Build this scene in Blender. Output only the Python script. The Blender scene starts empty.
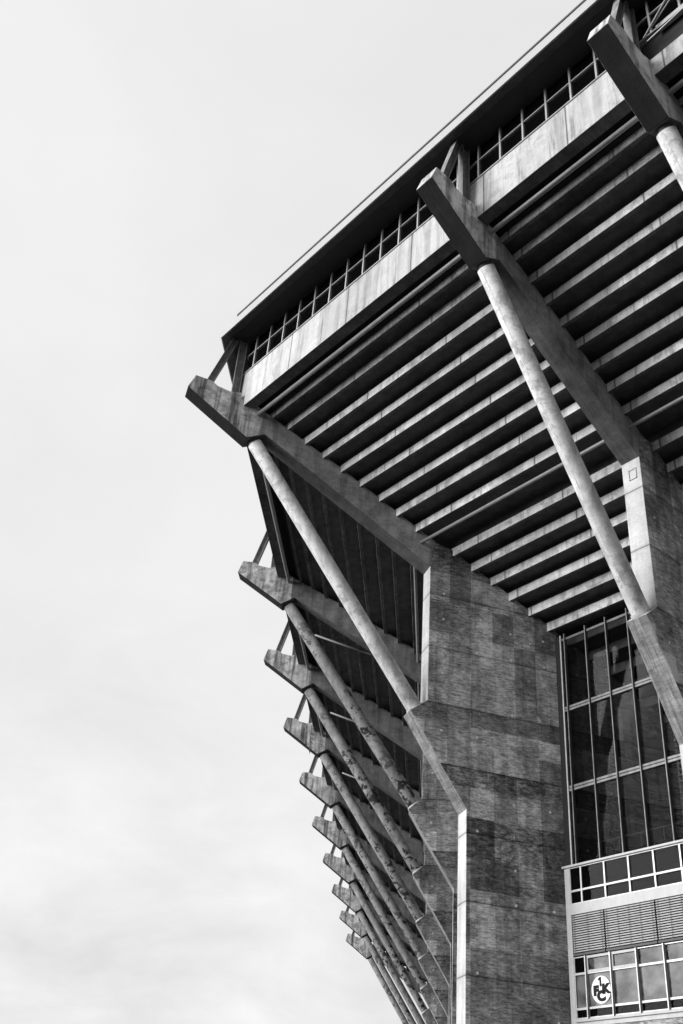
import bpy, bmesh, math, random
from mathutils import Vector, Matrix
random.seed(7)
R = math.radians
scene = bpy.context.scene
COL = scene.collection
H = 1.65                                            # eye height: the profile heights below are above the eye

# ------------------------------------------------------------------ node helpers
class NT:
    def __init__(s, tree): s.t = tree; s.n = tree.nodes; s.l = tree.links
    def new(s, typ, **kw):
        nd = s.n.new(typ)
        for k, v in kw.items(): setattr(nd, k, v)
        return nd
    def put(s, sock, v):
        if hasattr(v, 'is_linked') or isinstance(v, bpy.types.NodeSocket): s.l.new(v, sock)
        else: sock.default_value = v
    def m(s, op, a, b=0.0, c=None, clamp=False):
        nd = s.new('ShaderNodeMath', operation=op); nd.use_clamp = clamp
        s.put(nd.inputs[0], a); s.put(nd.inputs[1], b)
        if c is not None: s.put(nd.inputs[2], c)
        return nd.outputs[0]
    def mapr(s, v, a, b, c, d, smooth=False):
        nd = s.new('ShaderNodeMapRange'); nd.clamp = True
        if smooth: nd.interpolation_type = 'SMOOTHSTEP'
        s.put(nd.inputs[0], v)
        for i, q in enumerate((a, b, c, d)): nd.inputs[i+1].default_value = q
        return nd.outputs[0]
    def scaled(s, vec, sc, loc=(0, 0, 0)):
        nd = s.new('ShaderNodeMapping'); s.put(nd.inputs[0], vec)
        nd.inputs['Scale'].default_value = sc; nd.inputs['Location'].default_value = loc
        return nd.outputs[0]
    def noise(s, vec, scale, detail=4, rough=.55, dist=0):
        nd = s.new('ShaderNodeTexNoise'); s.put(nd.inputs['Vector'], vec)
        nd.inputs['Scale'].default_value = scale; nd.inputs['Detail'].default_value = detail
        nd.inputs['Roughness'].default_value = rough; nd.inputs['Distortion'].default_value = dist
        return nd.outputs['Fac']
    def grey(s, v):
        nd = s.new('ShaderNodeCombineColor')
        for i in range(3): s.put(nd.inputs[i], v)
        return nd.outputs[0]

def new_mat(name):
    m = bpy.data.materials.new(name); m.use_nodes = True
    nt = NT(m.node_tree); b = m.node_tree.nodes['Principled BSDF']
    return m, nt, b

def concrete(name, base, blotch=.5, grain=.35, streak=.35, panel=.25, joints=True, patches=0.0,
             rough=.85, along=False, bump=.35, pz=2.35, px=1.45, dots=False, bands=False, ypj=0):
    m, nt, b = new_mat(name)
    tc = nt.new('ShaderNodeTexCoord'); oi = nt.new('ShaderNodeObjectInfo')
    off = nt.new('ShaderNodeCombineXYZ'); r = nt.m('MULTIPLY', oi.outputs['Random'], 37.0)
    for i in range(3): nt.put(off.inputs[i], r)
    va = nt.new('ShaderNodeVectorMath', operation='ADD')
    nt.put(va.inputs[0], tc.outputs['Object']); nt.put(va.inputs[1], off.outputs[0])
    V = va.outputs[0]; P = tc.outputs['Object']
    big = nt.noise(V, .55, 9, .68, .3)
    mid = nt.noise(V, 2.2, 8, .7)
    fine = nt.noise(V, 18, 5, .7)
    hg = nt.noise(nt.scaled(V, (1.0, 1.0, 6.5)), 1.5, 10, .82, .5)
    vg = nt.noise(nt.scaled(V, (7, 7, .5) if not along else (.5, 11, .5)), 1.1, 5, .7)
    st = nt.noise(nt.scaled(V, (3.2, 3.2, .22)), 1.0, 5, .6)
    f = nt.mapr(big, .3, .7, 1-blotch, 1+blotch)
    f = nt.m('MULTIPLY', f, nt.mapr(mid, .32, .68, 1-blotch*.7, 1+blotch*.55))
    f = nt.m('MULTIPLY', f, nt.mapr(hg, .3, .7, 1-grain, 1+grain*.8))
    f = nt.m('MULTIPLY', f, nt.mapr(vg, .3, .7, 1-grain*(.15 if not along else .9), 1+grain*(.15 if not along else .9)))
    if joints and grain > .3:
        fl = nt.m('MULTIPLY', nt.mapr(hg, .52, .60, 0, 1), nt.mapr(nt.noise(V, 1.3, 5, .6), .42, .58, .15, 1))
        f = nt.m('MULTIPLY', f, nt.m('SUBTRACT', 1.0, nt.m('MULTIPLY', fl, .45)))
        fk = nt.noise(nt.scaled(V, (1.8, 1.8, 8), (2, 7, 1)), 2.4, 6, .75)
        f = nt.m('MULTIPLY', f, nt.mapr(fk, .40, .58, .6, 1.4))
        f = nt.m('MULTIPLY', f, 1.06)
        rv = nt.m('MULTIPLY', nt.noise(nt.scaled(V, (1, 1, 3)), 3.1, 6, .8), 1.0)
        f = nt.m('MULTIPLY', f, nt.mapr(rv, .56, .63, 1, .5))
        wp = nt.noise(nt.scaled(V, (1, 1, .8), (5, 2, 9)), .8, 9, .72, .5)
        f = nt.m('MULTIPLY', f, nt.mapr(wp, .5, .66, 1, 1.5))
        f = nt.m('MULTIPLY', f, nt.mapr(wp, .36, .47, .5, 1))
    f = nt.m('MULTIPLY', f, nt.mapr(fine, .3, .7, .87, 1.12))
    f = nt.m('MULTIPLY', f, nt.mapr(st, .46, .64, 1, 1-streak))
    sep = nt.new('ShaderNodeSeparateXYZ'); nt.put(sep.inputs[0], P)
    hgt = fine
    if joints:
        wob = nt.m('MULTIPLY', nt.m('SUBTRACT', nt.noise(P, 1.2, 2), .5), .03)
        zz = nt.m('DIVIDE', nt.m('ADD', nt.m('SUBTRACT', sep.outputs[2], 16.85+H-pz*10), wob), pz)
        xx = nt.m('DIVIDE', nt.m('ADD', nt.m('ADD', sep.outputs[0], 20.1), wob), px)
        fz = nt.m('FLOOR', zz); fx = nt.m('FLOOR', xx)
        hz = nt.m('FLOOR', nt.m('MULTIPLY', zz, 3)); hb = nt.m('FLOOR', nt.m('MULTIPLY', zz, 13))
        for k, (a, bb, amt) in enumerate(((fx, fz, panel), (fx, hz, panel*.7), (0.0, hz, panel*.8), (nt.m('ADD', fx, 50.0), hb, panel*.4))):
            wn = nt.new('ShaderNodeTexWhiteNoise'); wn.noise_dimensions = '3D'
            cc = nt.new('ShaderNodeCombineXYZ'); nt.put(cc.inputs[0], a); nt.put(cc.inputs[1], bb)
            nt.put(cc.inputs[2], nt.m('ADD', oi.outputs['Random'], k*3.0)); nt.put(wn.inputs['Vector'], cc.outputs[0])
            f = nt.m('MULTIPLY', f, nt.mapr(wn.outputs['Value'], 0, 1, 1-amt, 1+amt))
        jz = nt.m('PINGPONG', zz, .5); jx = nt.m('PINGPONG', xx, .5)
        lz = nt.mapr(jz, .004, .012, 1, 0); lx = nt.mapr(jx, .003, .012, 1, 0)
        jl = nt.m('MAXIMUM', lz, nt.m('MULTIPLY', lx, nt.mapr(mid, .45, .6, 0, .5)))
        f = nt.m('MULTIPLY', f, nt.m('SUBTRACT', 1.0, nt.m('MULTIPLY', jl, .6)))
        sh = nt.mapr(jz, .012, .05, .82, 1)
        f = nt.m('MULTIPLY', f, sh)
        hgt = nt.m('SUBTRACT', fine, nt.m('MULTIPLY', jl, 3.0))
    if bands:                                          # tone of each pour, sharp at the pour lines, ragged in places
        wz = nt.m('ADD', sep.outputs[2], nt.m('MULTIPLY', nt.m('SUBTRACT', nt.noise(nt.scaled(V, (1, 1, 3)), 1.5, 5, .6), .5), .10))
        cr = nt.new('ShaderNodeValToRGB'); cr.color_ramp.interpolation = 'CONSTANT'
        nt.put(cr.inputs[0], nt.mapr(wz, 6.0+H, 26.0+H, 0, 1))
        tones = [(6.0, .80), (8.3, .98), (10.15, .70), (11.3, .45), (12.65, 1.15), (13.75, .52), (14.5, 1.3), (15.3, 1.42), (16.12, .8), (16.85, 1.12), (18.4, 1.0), (19.9, .78), (21.3, .95), (22.6, .62)]
        el = cr.color_ramp.elements
        while len(el) < len(tones): el.new(.5)
        for e, (zz_, tn) in zip(el, tones): e.position = (zz_-6)/20; e.color = (tn/2, tn/2, tn/2, 1)
        bt = nt.m('POWER', nt.m('MULTIPLY', cr.outputs[0], 2.0), 1.15)
        pk = nt.new('ShaderNodeTexWhiteNoise'); pk.noise_dimensions = '3D'; pc = nt.new('ShaderNodeCombineXYZ')
        nt.put(pc.inputs[0], nt.m('FLOOR', nt.m('DIVIDE', nt.m('ADD', sep.outputs[0], 20.3), .93))); nt.put(pc.inputs[1], bt); nt.put(pk.inputs['Vector'], pc.outputs[0])
        f = nt.m('MULTIPLY', f, nt.m('MULTIPLY', bt, nt.mapr(pk.outputs['Value'], 0, 1, .55, 1.42)))
        dm = nt.mapr(bt, .5, .9, 1, 0)                 # mould and bare patches in the dark pours
        mp = nt.noise(nt.scaled(V, (2.2, 2.2, 5), (4, 4, 4)), 1.6, 8, .8, .3)
        f = nt.m('MULTIPLY', f, nt.m('ADD', 1.0, nt.m('MULTIPLY', dm, nt.mapr(mp, .42, .62, -.5, 1.1))))
        sl = nt.m('PINGPONG', nt.m('DIVIDE', nt.m('ADD', sep.outputs[0], 20.3), 1.86), .5)   # pale lime lines down the form joints
        f = nt.m('ADD', f, nt.m('MULTIPLY', nt.mapr(sl, .006, .016, .45, 0), nt.mapr(mid, .45, .62, 0, 1)))
    if dots:
        vx = nt.m('SUBTRACT', nt.m('FRACT', nt.m('DIVIDE', nt.m('ADD', sep.outputs[0], 20.6), 1.45)), .5)
        vz = nt.m('SUBTRACT', nt.m('FRACT', nt.m('DIVIDE', nt.m('SUBTRACT', sep.outputs[2], .4), 1.175)), .5)
        dd = nt.m('ADD', nt.m('POWER', nt.m('MULTIPLY', vx, 1.45), 2), nt.m('POWER', nt.m('MULTIPLY', vz, 1.175), 2))
        sp = nt.m('MULTIPLY', nt.mapr(dd, .0012, .0035, 1, 0), nt.mapr(nt.noise(P, .9, 1), .52, .56, 0, 1))
        f = nt.m('ADD', f, nt.m('MULTIPLY', sp, 1.6))
    if ypj:
        s3 = nt.new('ShaderNodeSeparateXYZ'); nt.put(s3.inputs[0], P)
        sh_ = nt.m('MULTIPLY', oi.outputs['Random'], .0)
        yy = nt.m('DIVIDE', nt.m('ADD', s3.outputs[1], 40.3), ypj)
        f = nt.m('MULTIPLY', f, nt.mapr(nt.m('PINGPONG', yy, .5), .004, .012, .3, 1))
        wy = nt.new('ShaderNodeTexWhiteNoise'); wy.noise_dimensions = '2D'; cy_ = nt.new('ShaderNodeCombineXYZ')
        nt.put(cy_.inputs[0], nt.m('FLOOR', nt.m('ADD', yy, .5))); nt.put(cy_.inputs[1], oi.outputs['Random']); nt.put(wy.inputs['Vector'], cy_.outputs[0])
        f = nt.m('MULTIPLY', f, nt.mapr(wy.outputs['Value'], 0, 1, .78, 1.12))
        dr = nt.noise(nt.scaled(V, (.2, 2.6, .2)), 1.7, 5, .7)
        f = nt.m('MULTIPLY', f, nt.mapr(dr, .56, .68, 1, .5))
    if patches > 0:
        pn = nt.noise(nt.scaled(V, (1.2, 1.2, 1.5)), 2.2, 4, .6, .2)
        ar = nt.noise(V, .35, 2)
        pm = nt.m('MULTIPLY', nt.mapr(pn, .51, .58, 0, 1), nt.mapr(ar, .42, .54, .2, 1))
        if patches > .6:
            sz = nt.new('ShaderNodeSeparateXYZ'); nt.put(sz.inputs[0], P)
            pm = nt.m('MULTIPLY', pm, nt.m('MULTIPLY', nt.mapr(sz.outputs[2], 28.5, 24.0, .45, 1), nt.mapr(sz.outputs[1], -.12, .2, 1, .25)))
        f = nt.m('MULTIPLY', f, nt.m('SUBTRACT', 1.0, nt.m('MULTIPLY', pm, patches)))
    v = nt.m('MAXIMUM', nt.m('MINIMUM', nt.m('MULTIPLY', f, base), .85), .015)
    nt.put(b.inputs['Base Color'], nt.grey(v)); b.inputs['Roughness'].default_value = rough
    b.inputs['Specular IOR Level'].default_value = .25
    bp = nt.new('ShaderNodeBump'); bp.inputs['Strength'].default_value = bump; bp.inputs['Distance'].default_value = .02
    nt.put(bp.inputs['Height'], nt.m('ADD', hgt, nt.m('MULTIPLY', hg, .8))); nt.put(b.inputs['Normal'], bp.outputs[0])
    return m

def plain(name, base, rough=.6, metal=0, var=.15, scale=3):
    m, nt, b = new_mat(name)
    tc = nt.new('ShaderNodeTexCoord')
    n = nt.noise(tc.outputs['Object'], scale, 6, .65)
    n2 = nt.noise(nt.scaled(tc.outputs['Object'], (6, 6, .6)), 1.5, 4)
    v = nt.m('MULTIPLY', nt.m('MULTIPLY', nt.mapr(n, .3, .7, 1-var, 1+var), nt.mapr(n2, .45, .75, 1, 1-var)), base)
    nt.put(b.inputs['Base Color'], nt.grey(v)); b.inputs['Roughness'].default_value = rough
    b.inputs['Metallic'].default_value = metal
    return m

def glass_mat(name, tint, see=.6, rough=.02, refl=1.0, vary=False):
    m, nt, b = new_mat(name)
    m.node_tree.nodes.remove(b)
    out = [n for n in nt.n if n.type == 'OUTPUT_MATERIAL'][0]
    tr = nt.new('ShaderNodeBsdfTransparent'); tr.inputs[0].default_value = (see, see, see, 1)
    gl = nt.new('ShaderNodeBsdfGlossy'); gl.inputs[0].default_value = (.9, .9, .9, 1); gl.inputs['Roughness'].default_value = rough
    df = nt.new('ShaderNodeBsdfDiffuse'); df.inputs[0].default_value = (tint, tint, tint, 1)
    if vary:                                           # soft sky reflections painted into the pane's diffuse colour
        oi = nt.new('ShaderNodeObjectInfo'); t2 = nt.new('ShaderNodeTexCoord')
        cc = nt.new('ShaderNodeVectorMath', operation='ADD'); nt.put(cc.inputs[0], t2.outputs['Object']); nt.put(cc.inputs[1], nt.m('MULTIPLY', oi.outputs['Random'], 9.0))
        nt.put(df.inputs[0], nt.grey(nt.m('MULTIPLY', nt.mapr(nt.noise(nt.scaled(cc.outputs[0], (1, 1, 1.3)), 1.5, 3, .5), .35, .65, tint*.2, tint*1.9), nt.mapr(oi.outputs['Random'], 0, 1, .7, 1.2))))
    m0 = nt.new('ShaderNodeMixShader'); m0.inputs[0].default_value = .25 if not vary else .6
    nt.l.new(tr.outputs[0], m0.inputs[1]); nt.l.new(df.outputs[0], m0.inputs[2])
    fr = nt.new('ShaderNodeFresnel'); fr.inputs[0].default_value = 1.5
    tc = nt.new('ShaderNodeTexCoord'); nz = nt.noise(tc.outputs['Object'], .8, 2)
    bp = nt.new('ShaderNodeBump'); bp.inputs['Strength'].default_value = .08; bp.inputs['Distance'].default_value = .05
    nt.put(bp.inputs['Height'], nz); nt.put(gl.inputs['Normal'], bp.outputs[0])
    m1 = nt.new('ShaderNodeMixShader'); nt.put(m1.inputs[0], nt.m('MULTIPLY', fr.outputs[0], refl))
    nt.l.new(m0.outputs[0], m1.inputs[1]); nt.l.new(gl.outputs[0], m1.inputs[2])
    nt.l.new(m1.outputs[0], out.inputs['Surface'])
    return m

M = {}
M['pier'] = concrete('board_marked_concrete', .40, .30, .45, .3, .16, dots=True, bands=True)
M['pier_shaded'] = concrete('shaded_pier_concrete', .17, .30, .45, .3, .16, dots=True, bands=True)  # far-row pier, the shade between frames put into a darker base
M['raker_shaded'] = concrete('shaded_raker_concrete', .14, .42, .3, .35, .1, joints=False)  # far-row raker with the row's shade painted into its colour
M['pier_front'] = concrete('pale_pier_front', .54, .14, .12, .2, .03, px=50, bump=.2)
M['raker'] = concrete('raker_concrete', .36, .42, .3, .35, .1, joints=False)
M['raker_soffit'] = concrete('shaded_raker_soffit_concrete', .13, .4, .25, .1, .1, joints=False, along=True)  # raker concrete darkened so the colour carries the undersides' shade
M['tip'] = concrete('stained_skylit_tip_concrete', .72, .35, .2, .75, .1, joints=False, patches=.35)  # stains over a base paled to carry the skylight on the tip
M['tip_soffit'] = concrete('stained_shaded_tip_soffit', .025, .4, .2, .1, .1, joints=False, along=True)  # dark stain, deepened with the underside's shade painted in
M['tip_shaded'] = concrete('stained_shaded_tip_concrete', .5, .4, .25, .8, .1, joints=False, patches=.4)  # stained far tip, base toned down for the shade of the row
M['corbel'] = concrete('rough_corbel_concrete', .26, .25, .6, .25, .1, joints=False, along=True, bump=.6)
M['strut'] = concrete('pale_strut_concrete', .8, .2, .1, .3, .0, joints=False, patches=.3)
M['strut_dirty_shaded'] = concrete('algae_stained_shaded_strut', .29, .2, .1, .3, .0, joints=False, patches=.9)  # algae patches over a base darkened for far-row shade
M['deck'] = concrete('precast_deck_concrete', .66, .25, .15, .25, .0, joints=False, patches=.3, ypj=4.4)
M['deck_soffit'] = concrete('shaded_deck_soffit', .10, .3, .12, .2, .0, joints=False)  # same concrete as the deck, shade under the steps painted in
M['parapet'] = concrete('pale_parapet_concrete', .57, .1, .06, .3, .0, joints=False, patches=.2, ypj=3.6)
M['pipe'] = plain('grey_pipe', .25, .5)
M['steel'] = plain('weathered_steel', .22, .6, 0, .4)
M['dark_steel'] = plain('dark_steel', .06, .6, 0, .3)
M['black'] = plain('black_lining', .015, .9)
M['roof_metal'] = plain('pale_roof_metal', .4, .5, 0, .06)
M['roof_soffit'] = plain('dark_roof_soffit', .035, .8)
M['alu'] = plain('aluminium_frame', .4, .4, .3, .15)
M['white'] = plain('white_painted_metal', .42, .5, 0, .1)
M['slat'] = plain('blind_slat', .52, .45, .2, .1)
M['collar'] = plain('pale_mortar', .5, .8)
M['glass_dark'] = glass_mat('dark_gallery_glass', .01, .25)
M['glass_wall'] = glass_mat('curtain_wall_glass', .004, .75, refl=.02)
M['glass_office'] = glass_mat('office_glass', .006, .4, refl=.08)
M['glass_pale'] = glass_mat('pale_reflective_glass', .13, .3, .05, refl=.4, vary=True)
M['sign_white'] = plain('sign_white', .8, .5, 0, .03)
M['sign_black'] = plain('sign_black', .012, .95)
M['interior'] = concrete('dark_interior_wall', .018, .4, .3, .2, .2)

# ------------------------------------------------------------------ object helpers
def obj(name, bm, mats, parent=None, bevel=0, smooth=False):
    bmesh.ops.remove_doubles(bm, verts=bm.verts, dist=1e-5)
    bmesh.ops.recalc_face_normals(bm, faces=bm.faces)
    me = bpy.data.meshes.new(name); bm.to_mesh(me); bm.free()
    for m in (mats if isinstance(mats, (list, tuple)) else [mats]): me.materials.append(m)
    if smooth:
        for p in me.polygons: p.use_smooth = True
    o = bpy.data.objects.new(name, me); COL.objects.link(o)
    if parent: o.parent = parent
    if bevel:
        md = o.modifiers.new('bevel', 'BEVEL'); md.width = bevel; md.segments = 2; md.limit_method = 'ANGLE'; md.angle_limit = R(25)
    return o
def thing(name, label, cat, mat=None, group=None):
    o = bpy.data.objects.new(name, None); COL.objects.link(o)
    if mat is not None: o.matrix_world = mat
    o['label'] = label; o['category'] = cat
    if group: o['group'] = group
    return o
def tag(o, label, cat, group=None):
    o['label'] = label; o['category'] = cat
    if group: o['group'] = group
    return o

# a side of the stand: local x = inward, y = along, z = up (left handed plans are avoided by y = -n)
def side_matrix(x, y, az):
    a = R(az); u = Vector((math.sin(a), math.cos(a), 0)); v = Vector((-math.cos(a), math.sin(a), 0))
    m = Matrix((( u.x, v.x, 0, x), (u.y, v.y, 0, y), (0, 0, 1, 0), (0, 0, 0, 1)))
    return m
# so local y = -t, where t runs towards the camera side
AX, AY, AAZ = 4.92, 36.73, 74.6
BX, BY, BAZ = 10.70, 29.02, 52.33
DX, DY, DAZ = 5.87, 46.61, 96.68
ST = 1.0915
MF = side_matrix(BX, BY, BAZ)
uD = Vector((math.sin(R(DAZ)), math.cos(R(DAZ)), 0))
ML = side_matrix(DX+uD.x*.064, DY+uD.y*.064, DAZ)
nA = Vector((math.cos(R(AAZ)), -math.sin(R(AAZ)), 0)); oA = Vector((AX, AY, 0))
def mitre(M4, s):                                   # local y where the line x = s meets the corner plane
    p = M4 @ Vector((s, 0, 0)); d = (M4.to_3x3() @ Vector((0, 1, 0)))
    return (oA-p).dot(nA)/d.dot(nA)

def prism(bm, prof, y0, y1, mi=0):
    """prof: (s, z) polygon; y0, y1: number or function of s."""
    f0 = y0 if callable(y0) else (lambda s: y0); f1 = y1 if callable(y1) else (lambda s: y1)
    a = [bm.verts.new((s, f0(s), z+H)) for s, z in prof]; b = [bm.verts.new((s, f1(s), z+H)) for s, z in prof]
    n = len(prof)
    fs = [bm.faces.new(a), bm.faces.new(b[::-1])] + [bm.faces.new((a[i], b[i], b[(i+1) % n], a[(i+1) % n])) for i in range(n)]
    for f in fs: f.material_index = mi
    return fs
def box(bm, x0, x1, y0, y1, z0, z1, mi=0):
    return prism(bm, [(x0, z0), (x1, z0), (x1, z1), (x0, z1)], y0, y1, mi)
def tube(bm, p, q, r, seg=12, cap=True, mi=0):
    p, q = Vector(p), Vector(q); d = (q-p).normalized()
    a = d.cross(Vector((0, 1, 0))); a = a.normalized() if a.length > .01 else Vector((1, 0, 0)); b = d.cross(a)
    A = [bm.verts.new(p+(a*math.cos(t)+b*math.sin(t))*r) for t in [2*math.pi*i/seg for i in range(seg)]]
    B = [bm.verts.new(q+(a*math.cos(t)+b*math.sin(t))*r) for t in [2*math.pi*i/seg for i in range(seg)]]
    fs = [bm.faces.new((A[i], A[(i+1) % seg], B[(i+1) % seg], B[i])) for i in range(seg)]
    if cap: fs += [bm.faces.new(A[::-1]), bm.faces.new(B)]
    for f in fs: f.material_index = mi
    return fs
def bar(bm, p, q, w, h, up=(0, 1, 0)):               # rectangular bar, w along up
    p, q = Vector(p), Vector(q); d = (q-p).normalized(); u = Vector(up); v = d.cross(u).normalized()
    c = [(-w/2, -h/2), (w/2, -h/2), (w/2, h/2), (-w/2, h/2)]
    A = [bm.verts.new(p+u*a+v*b) for a, b in c]; B = [bm.verts.new(q+u*a+v*b) for a, b in c]
    bm.faces.new(A[::-1]); bm.faces.new(B)
    for i in range(4): bm.faces.new((A[i], A[(i+1) % 4], B[(i+1) % 4], B[i]))
def hbeam(bm, p, q, w, h, t=.03):                    # H section: two flanges facing +-y ... web between
    p, q = Vector(p), Vector(q); d = (q-p).normalized(); u = Vector((0, 1, 0)); v = d.cross(u).normalized()
    for sgn in (-1, 1): bar(bm, p+v*sgn*(h/2-t/2), q+v*sgn*(h/2-t/2), w, t)
    bar(bm, p, q, t, h-2*t)

# ------------------------------------------------------------------ profile of one frame (s, z above the eye)
W = .375
TB, TT, KN, K2 = (-11.62, 28.82), (-11.41, 29.53), (-9.08, 26.94), (-8.40, 27.33)
PT, CI, CT, CB = (-1.51, 22.81), (-1.47, 16.88), (-2.08, 16.37), (0.0, 12.98)
STEPS = [(-8.3, 28.27), (-7.64, 27.88), (-6.89, 27.34), (-6.12, 26.85), (-5.35, 26.36), (-4.54, 25.87), (-3.72, 25.36), (-2.99, 24.83), (-2.17, 24.3),
         (-.62, 23.55), (.15, 23.02), (.95, 22.55), (1.7, 22.03), (2.5, 21.52), (3.26, 21.0), (4.04, 20.5), (4.82, 20.0), (5.6, 19.5), (6.38, 19.0), (7.16, 18.5), (7.94, 18.0)]

def frame(label, mw, stretch=1.0, strut='strut', post=True, pitchy=0):
    g = 'concrete frames carrying the stand'
    t = thing('concrete_frame', label, 'concrete frame', mw, g)
    S = lambda p: (p[0]*stretch, p[1])
    # raker beam with its upturned tip
    top = [(-1.3, 24.05), (-2.1, 24.5), (-5.35, 26.6), (-8.9, 28.75), (-9.52, 28.9)]
    bm = bmesh.new()
    # tip (material 1) and raker (material 0); soffit faces material 2
    prof = [TB, KN, K2, PT, (-1.3, 24.05), (-2.1, 24.55), (-5.35, 26.65), (-8.9, 28.75), (-9.52, 28.9), (-9.55, 29.22), (-9.95, 29.13), (-10.5, 29.25), (-10.75, 29.45), TT]
    pr = [S(p) for p in prof]
    fs = prism(bm, pr, -W, W)
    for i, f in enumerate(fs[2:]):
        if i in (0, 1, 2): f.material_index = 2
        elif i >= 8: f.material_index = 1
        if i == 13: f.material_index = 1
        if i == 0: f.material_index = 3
    # split the side faces so the stained tip, paled for skylight, has its own material
    for f in fs[:2]: f.material_index = 0
    bmesh.ops.bisect_plane(bm, geom=bm.verts[:]+bm.edges[:]+bm.faces[:], plane_co=(-8.6*stretch, 0, 0), plane_no=(1, 0, .0))
    for f in bm.faces:
        c = f.calc_center_median()
        if abs(f.normal.y) > .9 or (f.material_index == 0): pass
        if c.x < -8.6*stretch and f.material_index == 0: f.material_index = 1
    far = strut == 'strut_dirty_shaded'
    obj('raker_beam', bm, [M['raker_shaded' if far else 'raker'], M['tip_shaded' if far else 'tip'], M['raker_soffit'], M['tip_soffit']], t, .02)
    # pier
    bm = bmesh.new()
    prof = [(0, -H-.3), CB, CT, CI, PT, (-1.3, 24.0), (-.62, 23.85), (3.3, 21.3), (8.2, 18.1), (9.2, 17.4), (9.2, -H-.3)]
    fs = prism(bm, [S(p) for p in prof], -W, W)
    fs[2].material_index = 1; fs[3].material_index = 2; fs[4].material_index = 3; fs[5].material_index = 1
    obj('pier', bm, [M['pier_shaded' if far else 'pier'], M['pier_front'], M['corbel'], M['collar']], t, .02)
    # strut
    mid = lambda a, b, k=.5: (a[0]+(b[0]-a[0])*k, a[1]+(b[1]-a[1])*k)
    h, b_ = S(mid(KN, K2, .46)), S(mid(CT, CI, .47))
    P0 = Vector((b_[0], 0, b_[1]+H)); P1 = Vector((h[0], 0, h[1]+H)); d = (P1-P0).normalized()
    bm = bmesh.new()
    tube(bm, P0-d*.12, P1-d*.16, .305, 40)
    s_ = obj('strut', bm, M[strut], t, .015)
    for p in s_.data.polygons: p.use_smooth = len(p.vertices) == 4
    bm = bmesh.new(); tube(bm, P1-d*.17, P1+d*.15, .25, 24); obj('strut_head', bm, M['dark_steel'], s_)
    bm = bmesh.new(); tube(bm, P0-d*.02, P0+d*.07, .335, 32); obj('collar', bm, M['collar'], s_)
    bm = bmesh.new(); bar(bm, P0+d*.1+Vector((0, .0, 0)), P1-d*.2, .02, .618); obj('seam', bm, M[strut], s_)
    if post:
        bm = bmesh.new(); hbeam(bm, (-10.9*stretch, 0, 29.3+H), (-10.1*stretch, 0, 32.42+H), .26, .28); obj('brace', bm, M['steel'], t)
        bm = bmesh.new(); hbeam(bm, (-9.76*stretch, 0, 29.1+H), (-9.76*stretch, 0, 32.42+H), .24, .34); box(bm, -9.98*stretch, -9.56*stretch, -.2, .2, 29.1, 29.2); obj('post', bm, M['steel'], t)
    return t

def at(mw, y):                                        # a frame's place along a side
    return mw @ Matrix.Translation((0, y, 0))
MA = side_matrix(AX, AY, AAZ)
frame('large corner frame in the middle with the full pale strut and wide pier side', MA, ST)
frame('frame on the right whose pale strut crosses the stepped underside', MF)
frame('frame cut off at the top right corner, only its beam tip in view', at(MF, -7.16))
SP = 10.05
names = ['first frame left of the corner frame, its strut blotched with dark algae', 'second frame beyond the corner frame, strut between two blotched struts',
         'third frame beyond the corner, with a small ladder hanging by its beam tip', 'fourth frame beyond the corner frame in the receding row',
         'fifth frame beyond the corner, halfway along the receding row', 'sixth frame beyond the corner, fourth from the far end',
         'third frame from the far end of the receding row', 'last but one frame at the far end of the row', 'farthest and smallest frame at the end of the receding row']
MD = side_matrix(DX, DY, DAZ)
for k in range(9): frame(names[k], at(MD, k*SP), 1.0, 'strut_dirty_shaded')

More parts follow.
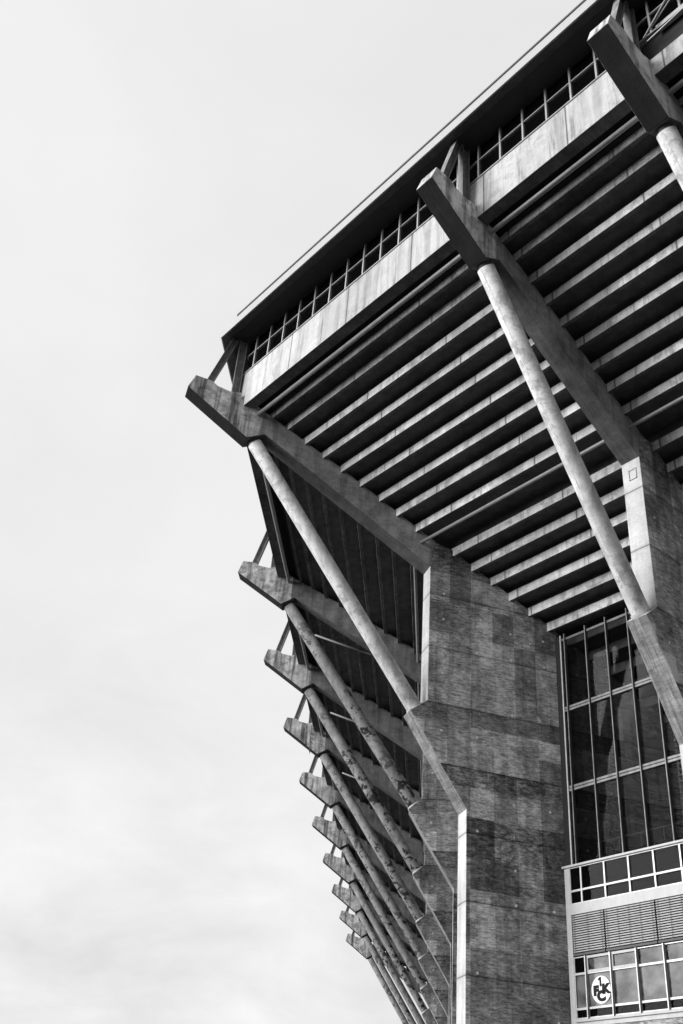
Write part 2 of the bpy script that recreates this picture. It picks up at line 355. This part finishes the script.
# ------------------------------------------------------------------ the seating deck, gallery and roof along the two sides
FRONT_END = -14.6; LEFT_END = 8*SP+.6
sides = [(MF, lambda s: mitre(MF, s), FRONT_END, 'front'), (ML, lambda s: mitre(ML, s), LEFT_END, 'left')]
deck_label = {'front': 'stepped concrete underside of the stand above the glass wall, right of the corner frame',
              'left': 'dark ribbed underside of the stand between the receding frames on the left'}
for mw, mt, end, nm in sides:
    t = thing('seating_deck', deck_label[nm], 'grandstand', mw, 'decks of the stand')
    for i, (s, z) in enumerate(STEPS):
        nx = STEPS[i+1] if i+1 < len(STEPS) else (s+.8, z-.5)
        pv = STEPS[i-1] if i else (-9.0, 28.8)
        bm = bmesh.new()
        # riser (outward face), slab inward of it at the level of the riser's foot
        rise = pv[1]-z
        zt = z+rise+.17
        pr = [(s, z), (s+.15, z), (s+.15, z+.15), (nx[0]+.34, z+.15), (nx[0]+.34, z+.25), (s+.34, z+.25), (s+.34, zt), (s+.24, zt), (s+.24, z+.39), (s, z+.39)]
        fs = prism(bm, pr, mt, end, 1)
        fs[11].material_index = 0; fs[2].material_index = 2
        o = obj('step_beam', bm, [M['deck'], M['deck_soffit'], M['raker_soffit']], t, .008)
    for (s, z, r) in ((-8.87, 28.28, .09), (-1.93, 23.85, .07)):
        bm = bmesh.new(); tube(bm, (s, mt(s), z+H), (s, end, z+H), r, 14); obj('drain_pipe', bm, M['pipe'], t, smooth=True)
    if nm == 'left':
        for k in range(3):
            bm = bmesh.new(); tube(bm, (-7.7, k*SP+3, 26.99+H), (-4.3, k*SP+3, 25.79+H), .055, 10); obj('drain_pipe', bm, M['pipe'], t, smooth=True)
    bm = bmesh.new()                                   # beam between the fascia and the first step
    prism(bm, [(-8.5, 28.62), (-8.3, 28.62), (-8.3, 29.2), (-8.5, 29.2)], mt, end)
    prism(bm, [(-9.3, 28.95), (-8.2, 28.95), (-8.2, 29.1), (-9.3, 29.1)], mt, end)
    obj('edge_beam', bm, M['black'], t)

    gname = {'front': 'gallery with a pale parapet and a row of small dark windows under the roof', 'left': 'gallery edge over the receding frames, seen from below as a dark band'}[nm]
    t = thing('gallery', gname, 'gallery', mw, 'galleries along the top of the stand')
    bm = bmesh.new()
    prism(bm, [(-9.5, 28.55), (-9.02, 28.55), (-9.02, 28.75), (-9.34, 28.75), (-9.34, 30.55), (-9.5, 30.55)], mt, end if nm == 'left' else -7.16)[2].material_index = 1
    obj('parapet', bm, [M['parapet'], M['raker_soffit']], t, .012)  # bottom face takes the darkened soffit colour as painted shade
    if nm == 'front':
        bm = bmesh.new()
        prism(bm, [(-9.5, 28.55), (-9.02, 28.55), (-9.02, 28.75), (-9.34, 28.75), (-9.34, 29.38), (-9.5, 29.38)], -7.16-.01, end)[2].material_index = 1
        o = obj('parapet', bm, [M['parapet'], M['raker_soffit']], t, .012); o['label'] = 'lower parapet under a black gap'
        bm = bmesh.new(); box(bm, -9.36, -9.2, -7.17, end, 29.45, 30.5); obj('recess', bm, M['black'], t)
        bm = bmesh.new(); box(bm, -9.62, -9.45, -7.9, end, 30.36, 30.55); obj('handrail', bm, M['alu'], t)
    bm = bmesh.new(); prism(bm, [(-9.54, 30.555), (-9.3, 30.555), (-9.3, 30.60), (-9.54, 30.60)], mt, end); obj('sill', bm, M['alu'], t)
    bm = bmesh.new(); prism(bm, [(-9.42, 30.6), (-9.41, 30.6), (-9.41, 32.4), (-9.42, 32.4)], mt, end); obj('glazing', bm, M['glass_dark'], t)
    bm = bmesh.new(); prism(bm, [(-9.49, 31.60), (-9.43, 31.60), (-9.43, 31.65), (-9.49, 31.65)], mt, end); obj('transom', bm, M['alu'], t)
    if nm == 'front':
        y = -.45+13.39
        ys = []
        while y > end: ys.append(y); y -= 1.03
        for y in ys:
            if y < mt(-9.5)-.2:
                bm = bmesh.new(); box(bm, -9.51, -9.43, y-.035, y+.035, 30.6, 32.4); obj('mullion', bm, M['alu'], t)
    else:
        y = mt(-9.5)+.6
        while y < end:
            bm = bmesh.new(); box(bm, -9.51, -9.43, y-.035, y+.035, 30.6, 32.4); obj('mullion', bm, M['alu'], t); y += 1.03
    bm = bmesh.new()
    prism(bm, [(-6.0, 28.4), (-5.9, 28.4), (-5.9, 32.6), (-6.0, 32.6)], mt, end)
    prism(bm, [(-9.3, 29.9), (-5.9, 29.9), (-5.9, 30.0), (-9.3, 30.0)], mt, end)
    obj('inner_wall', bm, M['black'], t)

    rname = {'front': 'long roof edge with a pale metal fascia against the sky, above the gallery windows', 'left': 'roof turning the corner and running off over the receding frames'}[nm]
    t = thing('stand_roof', rname, 'roof', mw, 'roofs of the stand')
    bm = bmesh.new(); prism(bm, [(-10.69, 32.32), (-10.17, 33.90), (-10.0, 33.90), (-10.5, 32.36)], mt, end); obj('fascia', bm, M['roof_metal'], t)
    bm = bmesh.new(); prism(bm, [(-10.21, 33.905), (-9.9, 33.905), (-9.9, 33.99), (-10.21, 33.99)], mt, end); obj('gutter', bm, M['dark_steel'], t)
    bm = bmesh.new(); prism(bm, [(-10.62, 32.30), (-10.27, 32.44), (-10.27, 32.55), (-10.5, 32.55)], mt, end); obj('edge_beam', bm, M['dark_steel'], t)
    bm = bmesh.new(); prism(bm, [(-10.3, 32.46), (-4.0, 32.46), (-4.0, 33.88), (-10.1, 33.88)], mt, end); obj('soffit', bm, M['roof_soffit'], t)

# ------------------------------------------------------------------ glass wall and offices between the corner frame and the right-hand frame
def aface(s): return mitre(MF, s)-.375/math.cos(R(AAZ-BAZ))     # near face of the corner pier, on the front side
G = 3.58
t = thing('curtain_wall', 'tall dark glass wall with thin mullions between the two piers', 'glass wall', MF)
y_l, y_r = aface(G)-.0, -.375+.75
ym = [7.30-.0, 6.25, 5.26, 4.24, 3.21, 2.18, 1.15]
bm = bmesh.new(); box(bm, G+.05, G+.06, y_r, y_l, 11.4, 20.9); obj('glazing', bm, M['glass_wall'], t)
for y in ym:
    bm = bmesh.new(); box(bm, G-.10, G-.07, y-.017, y+.017, 11.4, 20.75)
    for f in box(bm, G-.07, G+.045, y-.026, y+.026, 11.4, 20.75): f.material_index = 1
    obj('mullion', bm, [M['steel'], M['dark_steel']], t)
bm = bmesh.new(); box(bm, G-.06, G+.045, 7.49, 7.55, 11.4, 20.75); obj('edge_frame', bm, M['alu'], t)
bm = bmesh.new(); box(bm, G-.02, G+.05, 7.56, y_l, 11.4, 20.75); obj('edge_panel', bm, M['black'], t)
for z, hh in ((17.42, .2), (14.25, .2), (20.50, .09)):
    bm = bmesh.new(); box(bm, G-.02, G+.04, y_r, 7.48, z, z+hh*.42); box(bm, G-.02, G+.04, y_r, 7.48, z+hh*.58, z+hh); obj('transom', bm, M['steel'], t)
# inside: floor, back wall, handrail, light panel
def louvres():
    bm = bmesh.new()
    for i in range(34): z = 12.6+i*.23; box(bm, 7.2, 7.3, 1.0, 5.2, z, z+.06)
    for yy in (1.0, 2.4, 3.8, 5.2): box(bm, 7.3, 7.36, yy-.04, yy+.04, 11.8, 20.0)
    return bm
tag(obj('louvre_screen', louvres(), M['alu']), 'screen of thin horizontal slats inside, behind the tall glass wall', 'screen').matrix_world = MF
t = thing('concourse_interior', 'dark concourse floor and back wall seen through the tall glass wall', 'interior', MF)
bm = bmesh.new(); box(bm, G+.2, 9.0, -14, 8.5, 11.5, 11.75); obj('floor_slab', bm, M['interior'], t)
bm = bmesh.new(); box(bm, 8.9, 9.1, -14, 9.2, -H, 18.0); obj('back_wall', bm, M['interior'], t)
bm = bmesh.new()
for z in (12.55, 12.05): tube(bm, (4.6, .4, z+H), (4.6, 7.2, z+H), .025, 8)
for i in range(8): tube(bm, (4.6, .5+i*.95, 11.75+H), (4.6, .5+i*.95, 12.55+H), .025, 8)
tag(obj('handrail', bm, M['alu']), 'thin metal handrail behind the foot of the glass wall', 'handrail').matrix_world = MF
bm = bmesh.new(); box(bm, 5.6, 5.7, 2.0, 3.3, 12.0, 13.2)
for k in range(4): box(bm, 5.57, 5.6, 2.02, 3.28, 12.04+k*.3, 12.27+k*.3)
tag(obj('notice_board', bm, M['white']), 'pale board standing inside behind the glass wall', 'board').matrix_world = MF

O = 3.3
t = thing('office_block', 'office front with white frame, dark windows and closed slatted blinds', 'office', MF)
YL, YR = 7.70, .38
bm = bmesh.new(); box(bm, O-.05, O+.30, YR, YL+.07, 11.38, 11.46); obj('coping', bm, M['white'], t, .008)
bm = bmesh.new(); box(bm, O-.0, O+.30, 7.48, YL, 4.0, 11.38); obj('side_frame', bm, M['white'], t, .008)
bm = bmesh.new(); box(bm, O-.01, O+.28, YR, 7.478, 9.77, 10.12); obj('spandrel', bm, M['white'], t, .008)
bm = bmesh.new(); box(bm, O-.01, O+.28, YR, 7.478, 6.26, 6.50); box(bm, O-.06, O-.012, YR, 7.478, 6.40, 6.47); obj('sill_band', bm, M['white'], t, .008)
def window(y0, y1, z0, z1, mat, x=O+.06, fr=.03, sash=False, fm='alu'):
    bm = bmesh.new()
    box(bm, x-.05, x+.03, y0, y0+fr, z0, z1); box(bm, x-.05, x+.03, y1-fr, y1, z0, z1)
    box(bm, x-.05, x+.03, y0+fr, y1-fr, z0, z0+fr); box(bm, x-.05, x+.03, y0+fr, y1-fr, z1-fr, z1)
    w = obj('window', bm, M['white' if sash else fm], t)
    bm = bmesh.new(); box(bm, x, x+.012, y0+fr, y1-fr, z0+fr, z1-fr); obj('pane', bm, M[mat], w)
cols = [7.476, 6.99, 5.98, 4.97, 3.96, 2.93, 1.9, .88, .40]
for a, b in zip(cols, cols[1:]):
    window(b, a, 10.57, 11.37, 'glass_office'); window(b, a, 10.125, 10.565, 'glass_office')
cols2 = [7.476, 6.97, 5.95, 4.92, 3.88, 2.85, 1.82, .8, .40]
for i, (a, b) in enumerate(zip(cols2, cols2[1:])):
    window(b, a, 7.87, 8.40, 'glass_office' if i == 0 else 'glass_pale', sash=i in (1, 2), fr=.08 if i in (1, 2) else .03)
    window(b, a, 6.80, 7.865, 'glass_pale'); window(b, a, 6.505, 6.795, 'glass_office')
for a in cols2[1:-1]:
    bm = bmesh.new(); box(bm, O-.06, O+.005, a-.018, a+.018, 6.48, 8.40); obj('mullion', bm, M['alu'], t)
bc = [7.47, 6.10, 4.06, 2.03, .40]
for a, b in zip(bc, bc[1:]):
    bm = bmesh.new(); n = 16; z0, z1 = 8.53, 9.76
    for i in range(n):
        z = z0+(i+.5)*(z1-z0)/n; yy0, yy1 = b+.03, a-.03
        prism(bm, [(O-.02, z-.026), (O-.012, z-.030), (O+.025, z+.018), (O+.017, z+.022)], yy0, yy1)
    bl = obj('blind', bm, M['slat'], t)
    bm = bmesh.new(); box(bm, O-.035, O+.04, b+.02, a-.02, 8.43, 8.50); obj('bottom_rail', bm, M['dark_steel'], bl)
    bm = bmesh.new()
    k = max(2, int((a-b)/.5)+1)
    for q in range(k): yy = b+.12+(a-b-.24)*q/(k-1); box(bm, O-.036, O-.030, yy-.006, yy+.006, 8.5, 9.76)
    obj('ladder_tape', bm, M['dark_steel'], bl)
bm = bmesh.new(); box(bm, O+.16, O+.2, YR, 7.47, 8.41, 9.769); obj('backing', bm, M['black'], t)
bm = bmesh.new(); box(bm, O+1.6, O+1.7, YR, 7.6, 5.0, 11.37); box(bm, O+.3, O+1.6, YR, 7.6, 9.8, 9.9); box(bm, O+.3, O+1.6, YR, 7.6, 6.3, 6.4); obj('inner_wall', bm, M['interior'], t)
bm = bmesh.new(); box(bm, O+.02, O+.3, YR, 7.478, -H, 6.258); obj('lower_wall', bm, M['pier'], t)

# club sign in the second office window
t = thing('club_sign', 'round white sign with the club letters in an office window', 'sign', MF @ Matrix.Translation((O+.035, 6.44, 7.31+H)))
bm = bmesh.new(); n = 48
a = [bm.verts.new((0, .385*math.cos(2*math.pi*i/n), .42*math.sin(2*math.pi*i/n))) for i in range(n)]
b = [bm.verts.new((.012, v.co.y, v.co.z)) for v in a]
bm.faces.new(a); bm.faces.new(b[::-1])
for i in range(n): bm.faces.new((a[i], b[i], b[(i+1) % n], a[(i+1) % n]))
obj('disc', bm, M['sign_white'], t)
def letter(ch, y, z, size, wide=1.0):
    cu = bpy.data.curves.new('letter', 'FONT'); cu.body = ch; cu.size = size; cu.offset = .03; cu.extrude = .003
    cu.align_x = 'CENTER'; cu.align_y = 'CENTER'
    o = bpy.data.objects.new('tmp', cu); COL.objects.link(o)
    bpy.context.view_layer.update()
    me = bpy.data.meshes.new_from_object(o.evaluated_get(bpy.context.evaluated_depsgraph_get()))
    bpy.data.objects.remove(o)
    # text x -> -y (towards the camera side), text y -> z, normal -> -x (outwards)
    for v in me.vertices: v.co = Vector((-.006-v.co.z, -v.co.x*wide, v.co.y))
    me.name = 'letter'; me.materials.clear(); me.materials.append(M['sign_black'])
    L = bpy.data.objects.new('letter', me); COL.objects.link(L); L.parent = t; L.location = (0, y, z)
bm = bmesh.new()
one = [(-.035, .10), (.04, .10), (.04, .385), (-.02, .385), (-.10, .325), (-.07, .275), (-.035, .30)]
a = [bm.verts.new((-.004, -x+.01, z)) for x, z in one]; b = [bm.verts.new((.004, -x+.01, z)) for x, z in one]
bm.faces.new(a); bm.faces.new(b[::-1])
for i in range(len(one)): j = (i+1) % len(one); bm.faces.new((a[i], b[i], b[j], a[j]))
obj('numeral', bm, M['sign_black'], t)
letter('F', .2, -.03, .38, 1.15); letter('K', -.19, .0, .38, 1.15); letter('C', .0, -.2, .40, 1.15)

# small plate on the right-hand pier, cables and tie rods at the top right, ladder, pipes
bm = bmesh.new()
for (y0, y1, z0, z1) in ((-.2, .12, 22.0, 22.03), (-.2, .12, 22.4, 22.43), (-.2, -.17, 22.0, 22.43), (.09, .12, 22.0, 22.43)): box(bm, -1.535, -1.50, y0, y1, z0, z1)
o = tag(obj('name_plate', bm, M['white']), 'small square frame fixed high on the pale front of the right pier', 'plate'); o.matrix_world = MF
def cable(pts, r, label):
    bm = bmesh.new()
    for p, q in zip(pts, pts[1:]): tube(bm, (p[0], p[1], p[2]+H), (q[0], q[1], q[2]+H), r, 8)
    o = tag(obj('cable', bm, M['alu']), label, 'cable', 'cables at the top right'); o.matrix_world = MF
cable([(-9.75, -7.55, 30.2), (-9.7, -10.2, 32.4)], .022, 'upper thin cable fanning out beside the top right frame')
cable([(-9.8, -7.55, 30.1), (-9.8, -9.6, 32.35)], .03, 'middle thicker cable fanning out beside the top right frame')
cable([(-9.7, -7.6, 30.0), (-9.65, -12.5, 30.75)], .022, 'lowest cable running flat along the gallery sill')
bm = bmesh.new()
for yy in (.55, .85): tube(bm, (-9.6, yy, 26.95+H), (-9.6, yy, 28.9+H), .025, 6)
for k in range(6): tube(bm, (-9.6, .55, 27.1+k*.32+H), (-9.6, .85, 27.1+k*.32+H), .02, 6)
o = tag(obj('ladder', bm, M['dark_steel']), 'small ladder hanging beside a beam tip in the receding row', 'ladder'); o.matrix_world = at(MD, 2*SP) @ Matrix.Translation((0, -1.2, 0))

# ------------------------------------------------------------------ ground
bm = bmesh.new(); n = 40
for i in range(n+1):
    for j in range(n+1): bm.verts.new(((i/n-.5)*3000, (j/n-.5)*3000, -.004))
bm.verts.ensure_lookup_table()
for i in range(n):
    for j in range(n): bm.faces.new([bm.verts[a] for a in (i*(n+1)+j, (i+1)*(n+1)+j, (i+1)*(n+1)+j+1, i*(n+1)+j+1)])
g = obj('ground', bm, concrete('asphalt', .04, .25, .1, .1, .0, joints=False)); g['kind'] = 'structure'

# ------------------------------------------------------------------ sky, sun, camera
SUN_AZ, SUN_EL = 257.0, 18.0
w = bpy.data.worlds.new('World'); scene.world = w; w.use_nodes = True
nt = NT(w.node_tree); bg = w.node_tree.nodes['Background']
sky = nt.new('ShaderNodeTexSky', sky_type='NISHITA'); sky.sun_disc = False
sky.sun_elevation = R(SUN_EL); sky.sun_rotation = R(SUN_AZ); sky.dust_density = 3
bw = nt.new('ShaderNodeRGBToBW'); nt.put(bw.inputs[0], sky.outputs[0])
tc = nt.new('ShaderNodeTexCoord'); D = tc.outputs['Generated']
sp = nt.new('ShaderNodeSeparateXYZ'); nt.put(sp.inputs[0], D)
n1 = nt.noise(nt.scaled(D, (1, 1, 1.6)), 1.7, 7, .55, .3); n2 = nt.noise(nt.scaled(D, (1, 1, 2.2), (3, 1, 0)), 5.0, 8, .6, .4)
sd = Vector((math.sin(R(SUN_AZ))*math.cos(R(SUN_EL)), math.cos(R(SUN_AZ))*math.cos(R(SUN_EL)), math.sin(R(SUN_EL))))
dt = nt.new('ShaderNodeVectorMath', operation='DOT_PRODUCT'); nt.put(dt.inputs[0], D); dt.inputs[1].default_value = sd
glow = nt.m('POWER', nt.mapr(dt.outputs['Value'], .0, 1, 0, 1), 2.0)
cl = nt.m('ADD', .815, nt.m('MULTIPLY', nt.m('SUBTRACT', n1, .5), .26))
low = nt.mapr(sp.outputs[2], .12, .55, 1, 0)
cl = nt.m('ADD', cl, nt.m('MULTIPLY', nt.m('MULTIPLY', nt.m('SUBTRACT', n2, .54), low), .62))
cl = nt.m('ADD', cl, nt.m('MULTIPLY', glow, .1))
dk = nt.new('ShaderNodeVectorMath', operation='DOT_PRODUCT'); nt.put(dk.inputs[0], D); dk.inputs[1].default_value = (math.sin(R(318)), math.cos(R(318)), 0)
cl = nt.m('MULTIPLY', cl, nt.mapr(dk.outputs['Value'], -.7, .3, .42, 1, True))
v = nt.m('ADD', nt.m('MULTIPLY', cl, 1.0), nt.m('MULTIPLY', bw.outputs[0], .012))
nt.put(bg.inputs[0], nt.grey(v)); bg.inputs[1].default_value = 1.0

L = bpy.data.lights.new('sun', 'SUN'); L.energy = 4.6; L.angle = R(42); L.color = (1, 1, 1)
lo = bpy.data.objects.new('sun', L); COL.objects.link(lo); lo.rotation_euler = (-sd).to_track_quat('-Z', 'Y').to_euler()

f_, p_, r_, cx, cy = 1042.4219, R(35.01636), R(4.83394), 350.475, 511.6545
F = Vector((0, math.cos(p_), math.sin(p_))); U0 = Vector((0, -math.sin(p_), math.cos(p_))); R0 = Vector((1, 0, 0))
Rr = R0*math.cos(r_)+U0*math.sin(r_); Ur = U0*math.cos(r_)-R0*math.sin(r_)
cam = bpy.data.cameras.new('camera'); co = bpy.data.objects.new('camera', cam); COL.objects.link(co)
co.matrix_world = Matrix(((Rr.x, Ur.x, -F.x, 0), (Rr.y, Ur.y, -F.y, 0), (Rr.z, Ur.z, -F.z, H), (0, 0, 0, 1)))
cam.sensor_fit = 'VERTICAL'; cam.sensor_height = 36; cam.sensor_width = 24; cam.lens = f_/1024*36
cam.shift_x = -(cx-341.5)/1024; cam.shift_y = (cy-512)/1024; cam.clip_end = 5000
scene.camera = co
scene.render.resolution_x, scene.render.resolution_y = 683, 1024
scene.view_settings.view_transform = 'Standard'; scene.view_settings.look = 'None'
scene.view_settings.exposure = 0; scene.view_settings.gamma = 1
